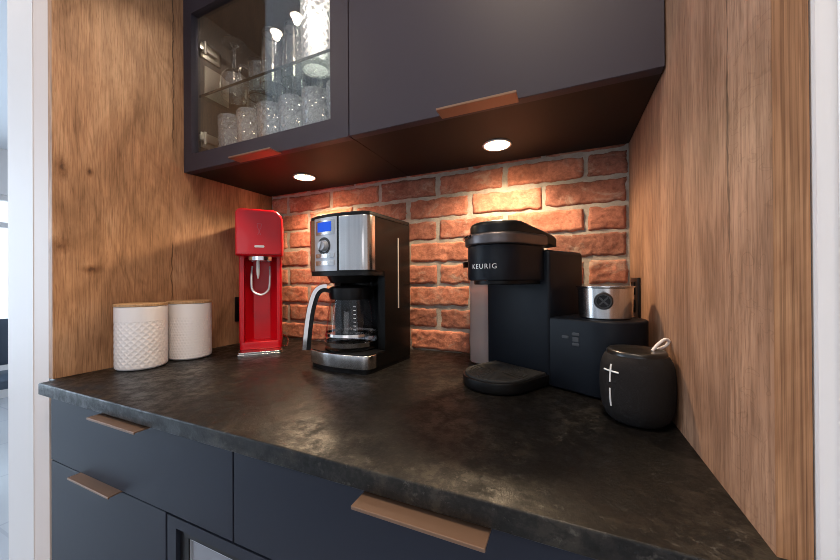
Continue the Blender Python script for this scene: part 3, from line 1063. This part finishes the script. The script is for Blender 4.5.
def on_front(x):
    r, d0, bl = 0.021, 0.010, 0.010
    return d0 - bl * (1 - (x / (HW - r)) ** 2)


def front_patch(bm_, x0, x1, z0, z1, lift, thick=0.002):
    n = 8
    va, vb = [], []
    for i in range(n + 1):
        x = x0 + (x1 - x0) * i / n
        y = on_front(x) - lift
        va.append((bm_.verts.new((x, y, z0)), bm_.verts.new((x, y, z1)), bm_.verts.new((x, y + thick, z0)), bm_.verts.new((x, y + thick, z1))))
    for a, c_ in zip(va, va[1:]):
        bm_.faces.new((a[0], c_[0], c_[1], a[1]))
        bm_.faces.new((a[1], c_[1], c_[3], a[3]))
        bm_.faces.new((a[0], a[2], c_[2], c_[0]))
        bm_.faces.new((a[2], a[3], c_[3], c_[2]))
    for a in (va[0], va[-1]):
        bm_.faces.new((a[0], a[1], a[3], a[2]))


b = bmesh.new()
front_patch(b, -0.0575, 0.0160, 0.2240, 0.3435, 0.0012)
cp = obj('control_panel', b, M['silver'], cm, 30)
b = bmesh.new()
front_patch(b, 0.0162, 0.0205, 0.2240, 0.3435, 0.0004)
obj('panel_gap', b, M['black'], cm, 30)
b = bmesh.new()
front_patch(b, -0.0500, 0.0095, 0.3055, 0.3375, 0.0022)
bz = obj('display_bezel', b, M['steel'], cp, 30)
b = bmesh.new()
front_patch(b, -0.0430, 0.0010, 0.3120, 0.3335, 0.0030, 0.0015)
obj('display', b, M['lcd'], cp, 0)
b = bmesh.new()
lathe(b, [(0, 0), (0.0125, 0), (0.0115, 0.008), (0.010, 0.011), (0, 0.0115)], 32)
box(b, -0.0016, 0.0016, -0.010, 0.010, 0.0105, 0.0145, bev=0.0008)
obj('dial', b, M['silver'], cp, 35, rot=(R(90), R(20), 0), loc=(-0.0215, on_front(-0.0215) - 0.001, 0.2800))
b = bmesh.new()
lathe(b, [(0.0137, 0), (0.0195, 0), (0.0195, 0.0012), (0.0137, 0.0012)], 36, closed=True)
obj('dial_ring', b, M['grey_print'], cp, 30, rot=(R(90), 0, 0), loc=(-0.0215, on_front(-0.0215) - 0.0010, 0.2800))
for z0_, z1_, xs in ((0.2535, 0.2625, ((-0.0500, -0.0325), (-0.0310, -0.0110), (-0.0095, 0.0095))), (0.2365, 0.2465, ((-0.0500, 0.0095),))):
    for xa_, xb_ in xs:
        b = bmesh.new()
        front_patch(b, xa_, xb_, z0_, z1_, 0.0030)
        obj('button', b, M['steel'], cp, 30)
# carafe, lifts out: a thing of its own
cf = thing('carafe', 'glass coffee carafe with black lid and steel handle in the coffee maker', 'carafe',
           tuple(Matrix.Translation((-0.4705, 0.586, Z0)) @ Matrix.Rotation(R(-5.2), 4, 'Z') @ Vector((-0.002, 0.068, 0.0466))), R(-5.2))
b = bmesh.new()
prof = [(0, 0.0), (0.050, 0.0), (0.0585, 0.006), (0.061, 0.018), (0.060, 0.04), (0.056, 0.075), (0.051, 0.100), (0.0475, 0.116)]
lathe(b, prof, 56)
gb = obj('glass_bowl', b, M['carafe_glass'], cf, 50)
b = bmesh.new()
lathe(b, [(0.0605, 0.0285), (0.0622, 0.0285), (0.0615, 0.0345), (0.0600, 0.0345)], 56, closed=True)
lathe(b, [(0.0592, 0.0050), (0.0608, 0.0050), (0.0628, 0.0150), (0.0612, 0.0150)], 56, closed=True)
obj('steel_band', b, M['steel'], cf)
b = bmesh.new()
lathe(b, [(0.0465, 0.112), (0.0505, 0.112), (0.0520, 0.121), (0.0520, 0.138), (0.047, 0.142), (0.0, 0.146)], 56)
obj('lid', b, M['black'], cf)
b = bmesh.new()
for i in range(7):
    z = 0.045 + 0.0085 * i
    rr = 0.0594 - (z - 0.04) * 0.115
    a = R(-42)
    box(b, rr * math.cos(a) - 0.0035, rr * math.cos(a) + 0.0035, rr * math.sin(a) - 0.0012, rr * math.sin(a) - 0.0006, z, z + 0.0012)
obj('level_marks', b, M['white_print'], gb, 0)
hd_dir = Vector((-0.62, -0.78, 0)).normalized()


def hpt(r_, z):
    return (hd_dir.x * r_, hd_dir.y * r_, z)


b = bmesh.new()
path = curve_pts([hpt(0.049, 0.131), hpt(0.066, 0.134), hpt(0.078, 0.124), hpt(0.088, 0.092), hpt(0.0945, 0.050), hpt(0.0995, 0.000)], 8)
sd = hd_dir.cross(Vector((0, 0, 1)))


def strap(bm_, path_, wid, thk, off):
    rg = []
    for i, p in enumerate(path_):
        t_ = (path_[min(i + 1, len(path_) - 1)] - path_[max(i - 1, 0)]).normalized()
        nrm = t_.cross(sd).normalized()
        rg.append([bm_.verts.new(p + sd * a * wid + nrm * (off + c_ * thk)) for a, c_ in ((-1, -1), (1, -1), (1, 1), (-1, 1))])
    for a, c_ in zip(rg, rg[1:]):
        for i in range(4):
            j = (i + 1) % 4
            bm_.faces.new((a[i], a[j], c_[j], c_[i]))
    bm_.faces.new(rg[0][::-1])
    bm_.faces.new(rg[-1])


strap(b, path, 0.0120, 0.0045, 0.0)
hh = obj('handle', b, M['black'], cf, 50)
b = bmesh.new()
nrm_sign = path[20] - path[18]
test = nrm_sign.cross(sd).normalized()
out_s = 1.0 if test.dot(hd_dir) > 0 else -1.0
strap(b, path[5:], 0.0124, 0.0042, out_s * 0.0089)
obj('steel_inlay', b, M['chrome'], hh, 50)

# ------------------------------------------------------------------ pod brewer with milk frother
pb = thing('pod_brewer', 'matt black pod coffee brewer with a milk frother base on its right', 'coffee maker', (-0.025, 0.660, Z0), R(-30))
HX, HY = -0.0665, -0.068          # centre of the round front


def ushape(r, x, y, back, seg=24):
    pts = []
    for i in range(seg + 1):
        a = R(180 + 180 * i / seg)
        pts.append((x + r * math.cos(a), y + r * math.sin(a)))
    pts += [(x + r, back), (x - r, back)]
    return pts


b = bmesh.new()
prism(b, rrect(-0.155, 0.0, 0.0, 0.130, (0.006, 0.006, 0.014, 0.014), 4), 0.003, 0.258, 0.001, 0.008)
obj('tower', b, M['pod_body'], pb, 40)
for x, y in ((-0.13, 0.02), (-0.13, 0.10), (-0.02, 0.02), (-0.02, 0.10), (0.06, 0.03), (0.06, 0.09)):
    b = bmesh.new()
    lathe(b, [(0, 0), (0.008, 0), (0.008, 0.0029), (0, 0.0029)], 16, x, y)
    obj('foot', b, M['rubber'], pb, 0)
b = bmesh.new()
prism(b, ushape(0.0555, HX, HY, -0.0002), 0.2000, 0.2640, 0.002, 0.001)
hd = obj('brew_head', b, M['pod_body'], pb, 40)
b = bmesh.new()
prism(b, ushape(0.047, HX, HY + 0.004, -0.0003), 0.1925, 0.1998, 0.002, 0)
obj('nozzle_plate', b, M['black'], hd, 40)
b = bmesh.new()
prism(b, ushape(0.0610, HX, HY, 0.004), 0.2645, 0.2865, 0.004, 0.006)
obj('lid_handle', b, M['pod_ring'], pb, 40)
b = bmesh.new()
n0 = len(b.verts)
prism(b, ushape(0.0550, HX, HY + 0.006, 0.044), 0.2868, 0.3085, 0.0, 0.009)
for v_ in b.verts:                      # the lid falls away to the back
    if v_.co.y > 0.0:
        v_.co.z -= 0.48 * v_.co.y
obj('top_lid', b, M['black'], pb, 40)
b = bmesh.new()
tube(b, curve_pts([(HX - 0.0575, HY - 0.022, 0.279), (HX - 0.050, HY - 0.038, 0.280), (HX - 0.029, HY - 0.0555, 0.281), (HX - 0.005, HY - 0.0625, 0.2815)], 6), [0.0022] * 3 + [0.0030] * 13 + [0.0022] * 3, 8)
obj('lid_catch', b, M['chrome'], pb, 40)
# name on the round front
fc = bpy.data.curves.new('name_curve', 'FONT')
fc.body = 'KEURIG'
fc.size = 0.0125
fc.space_character = 1.25
fc.align_x = 'CENTER'
fc.extrude = 0.0003
fo = bpy.data.objects.new('name_curve', fc)
COL.objects.link(fo)
bpy.context.view_layer.update()
me = bpy.data.meshes.new_from_object(fo.evaluated_get(bpy.context.evaluated_depsgraph_get()))
bpy.data.objects.remove(fo)
b = bmesh.new()
b.from_mesh(me)
bmesh.ops.triangulate(b, faces=b.faces)
bmesh.ops.subdivide_edges(b, edges=[e for e in b.edges if e.calc_length() > 0.003], cuts=2, use_grid_fill=True)
for v_ in b.verts:
    a = v_.co.x / 0.0555 + 0.24
    rr = 0.0558 + v_.co.z
    v_.co = Vector((HX + rr * math.sin(a), HY - rr * math.cos(a), 0.2215 + v_.co.y))
obj('name_lettering', b, mat('silver_lettering', (0.62, 0.62, 0.62), 0.4), hd, 0)
b = bmesh.new()
prism(b, ushape(0.066, HX - 0.001, HY, -0.0005), 0.0, 0.022, 0.008, 0.001)
dt = obj('drip_tray', b, M['black'], pb, 40)
b = bmesh.new()
prism(b, ushape(0.061, HX - 0.001, HY, -0.003), 0.0222, 0.0262, 0, 0.0015)
for i in range(7):
    lathe(b, [(0.010 + 0.007 * i, 0.0262), (0.0125 + 0.007 * i, 0.0262), (0.0125 + 0.007 * i, 0.0270), (0.010 + 0.007 * i, 0.0270)], 36, HX, HY, closed=True)
obj('drip_grid', b, M['rubber'], dt, 40)
b = bmesh.new()
prism(b, rrect(-0.226, -0.158, 0.006, 0.078, 0.020, 6), 0.004, 0.232, 0.004, 0.002)
tk = obj('water_tank', b, M['tank'], pb, 40)
b = bmesh.new()
prism(b, rrect(-0.243, -0.1555, 0.000, 0.084, 0.020, 6), 0.2322, 0.2465, 0.001, 0.003)
obj('tank_lid', b, M['black'], pb, 40)
# frother base: a D-shaped end
pts = [(0.0005, 0.0)]
for i in range(25):
    a = R(-90 + 180 * i / 24)
    pts.append((0.077 + 0.060 * math.cos(a), 0.060 + 0.060 * math.sin(a)))
pts.append((0.0005, 0.120))
b = bmesh.new()
prism(b, pts, 0.003, 0.1315, 0.002, 0.004)
fb = obj('frother_base', b, M['pod_body'], pb, 40)
b = bmesh.new()
for x, z in ((0.031, 0.098), (0.050, 0.105), (0.050, 0.087)):
    prism_ = bmesh.new()
    prism(prism_, rrect(x - 0.0065, x + 0.0065, z - 0.0026, z + 0.0026, 0.002, 4), 0.0001, 0.0012, 0, 0.0004)
    merge(b, prism_, Matrix(((1, 0, 0, 0), (0, 0, -1, 0), (0, 1, 0, 0), (0, 0, 0, 1))))
box(b, 0.0445, 0.0555, -0.0009, -0.0001, 0.0920, 0.1000, bev=0.0003, seg=1)
obj('touch_buttons', b, M['grey_print'], fb, 30)
cpos = Matrix.Translation((-0.025, 0.660, Z0)) @ Matrix.Rotation(R(-30), 4, 'Z') @ Vector((0.072, 0.060, 0.1317))
fc_ = thing('frothing_cup', 'stainless steel frothing cup with black handle on the brewer base', 'cup', tuple(cpos), R(0))
b = bmesh.new()
lathe(b, [(0, 0), (0.0405, 0), (0.0425, 0.002), (0.0445, 0.0535), (0.0468, 0.0555), (0.0468, 0.0570), (0.0435, 0.0565), (0.0415, 0.004), (0, 0.003)], 56)
obj('cup', b, M['steel'], fc_)
b = bmesh.new()
lathe(b, [(0, 0.0), (0.0125, 0.0), (0.0140, 0.004), (0.0142, 0.018), (0.0125, 0.0225), (0.0105, 0.0225), (0.0100, 0.0205), (0, 0.0205)], 36)
cd = Vector((0.0, 0, 0)) - Vector((cpos.x + 0.02, cpos.y, 0))
cd.normalize()
ang = math.atan2(cd.y, cd.x)
obj('handle', b, M['black'], fc_, 35, rot=(0, R(90), ang), loc=(0.0425 * cd.x, 0.0425 * cd.y, 0.033))
b = bmesh.new()
for q_ in (45, 135):
    n_ = bmesh.new()
    box(n_, -0.0088, 0.0088, -0.0013, 0.0013, 0.0207, 0.0222)
    merge(b, n_, Matrix.Rotation(R(q_), 4, 'Z'))
lathe(b, [(0.0107, 0.0226), (0.0122, 0.0226), (0.0122, 0.0231), (0.0107, 0.0231)], 32, closed=True)
obj('handle_cap', b, M['grey_print'], fc_, 0, rot=(0, R(90), ang), loc=(0.0425 * cd.x, 0.0425 * cd.y, 0.033))

# ------------------------------------------------------------------ round speaker
sp = thing('bluetooth_speaker', 'round charcoal fabric speaker with white plus and minus by the right panel', 'speaker', (0.0935, 0.552, Z0), 0)
b = bmesh.new()
prof = [(0, 0.0), (0.026, 0.0), (0.033, 0.002), (0.0390, 0.008), (0.0430, 0.018)]
for i in range(9):
    z = 0.026 + 0.052 * i / 8
    prof.append((0.0462 - 0.0022 * ((z - 0.052) / 0.03) ** 2, z))
prof += [(0.0425, 0.086), (0.0390, 0.0930), (0.0345, 0.0975)]
lathe(b, prof, 64)
obj('fabric_body', b, M['fabric'], sp, 60)
b = bmesh.new()
lathe(b, [(0.0372, 0.0946), (0.0368, 0.0985), (0.0350, 0.1006), (0.0325, 0.1010), (0.0295, 0.0998), (0.022, 0.0990), (0, 0.0985)], 64)
obj('top_cap', b, mat('satin_black_cap', (0.008, 0.008, 0.008), 0.28), sp, 60)


def on_speaker(a, z, lift=0.0006):
    r = None
    for (r0, z0_), (r1, z1_) in zip(prof, prof[1:]):
        if z0_ <= z <= z1_ and z1_ > z0_:
            r = r0 + (r1 - r0) * (z - z0_) / (z1_ - z0_)
    return Vector(((r + lift) * math.cos(a), (r + lift) * math.sin(a), z))


def mark(bm_, pts, w_):
    tube(bm_, [on_speaker(a, z, 0.0002) for a, z in pts], w_, 8)


A0 = R(-141)
b = bmesh.new()
mark(b, [(A0, 0.0585 + 0.0035 * i) for i in range(8)], 0.0012)
mark(b, [(A0 - 0.27 + 0.09 * i, 0.0735) for i in range(7)], 0.0012)
obj('plus_mark', b, M['white_print'], sp, 40)
b = bmesh.new()
mark(b, [(A0, 0.0255 + 0.0035 * i) for i in range(8)], 0.0012)
obj('minus_mark', b, M['white_print'], sp, 40)
b = bmesh.new()
rv = Vector((0.93, 0.36, 0))
lp = [(0.0225, 0.0985, 0.0), (0.031, 0.1080, 0.0), (0.041, 0.1145, 0.001), (0.0470, 0.1120, 0.002), (0.0440, 0.1055, 0.003), (0.036, 0.1010, 0.004), (0.0290, 0.0975, 0.005)]
tube(b, curve_pts([(rv.x * q_ - 0.36 * e_, rv.y * q_ + 0.93 * e_, z_) for q_, z_, e_ in lp], 8), 0.0022, 10)
obj('strap_loop', b, M['white_rubber'], sp, 40)


# ------------------------------------------------------------------ outlets
def outlet(x, y, z, sgn, label):
    t_ = thing('wall_outlet', label, 'outlet', (x, y, Z0 + z), 0, 'black outlets on the side panels')
    b_ = bmesh.new()
    s0, s1 = (0.0002, 0.006) if sgn > 0 else (-0.006, -0.0002)
    box(b_, s0, s1, -0.036, 0.036, -0.0400, 0.0400, bev=0.0015)
    obj('plate', b_, M['black'], t_, 30)
    for dz in (-0.018, 0.018):
        b_ = bmesh.new()
        e0, e1 = (0.0061, 0.0085) if sgn > 0 else (-0.0085, -0.0061)
        box(b_, e0, e1, -0.016, 0.016, dz - 0.013, dz + 0.013, bev=0.001)
        obj('socket', b_, M['black_gloss'], t_, 30)


outlet(XR, 0.802, 0.164, -1, 'black outlet on the right oak panel behind the frothing cup')
outlet(XL, 0.768, 0.112, 1, 'black outlet on the left oak panel behind the red soda maker')

# ------------------------------------------------------------------ beyond the doorway, far left
ch = thing('dining_chair', 'dark upholstered chair on wooden legs far beyond the doorway at left', 'chair', (-3.6, 0.92, 0), R(80))
obj('seat', B(-0.22, 0.22, -0.22, 0.22, 0.42, 0.48, bev=0.015), M['chair_dark'], ch, 30)
obj('backrest', B(-0.22, 0.22, 0.19, 0.235, 0.52, 0.86, bev=0.015), M['chair_dark'], ch, 30)
for sx in (-1, 1):
    for sy in (-1, 1):
        b = bmesh.new()
        tube(b, [(sx * 0.19, sy * 0.19, 0.0), (sx * 0.18, sy * 0.185, 0.419)] if sy < 0 else [(sx * 0.19, sy * 0.205, 0.0), (sx * 0.18, sy * 0.17, 0.419)], 0.017, 10)
        obj('leg', b, M['chair_wood'], ch, 30)
for sx in (-1, 1):
    obj('back_post', B(sx * 0.17 - 0.012, sx * 0.17 + 0.012, 0.20, 0.225, 0.47, 0.55), M['chair_wood'], ch, 0)
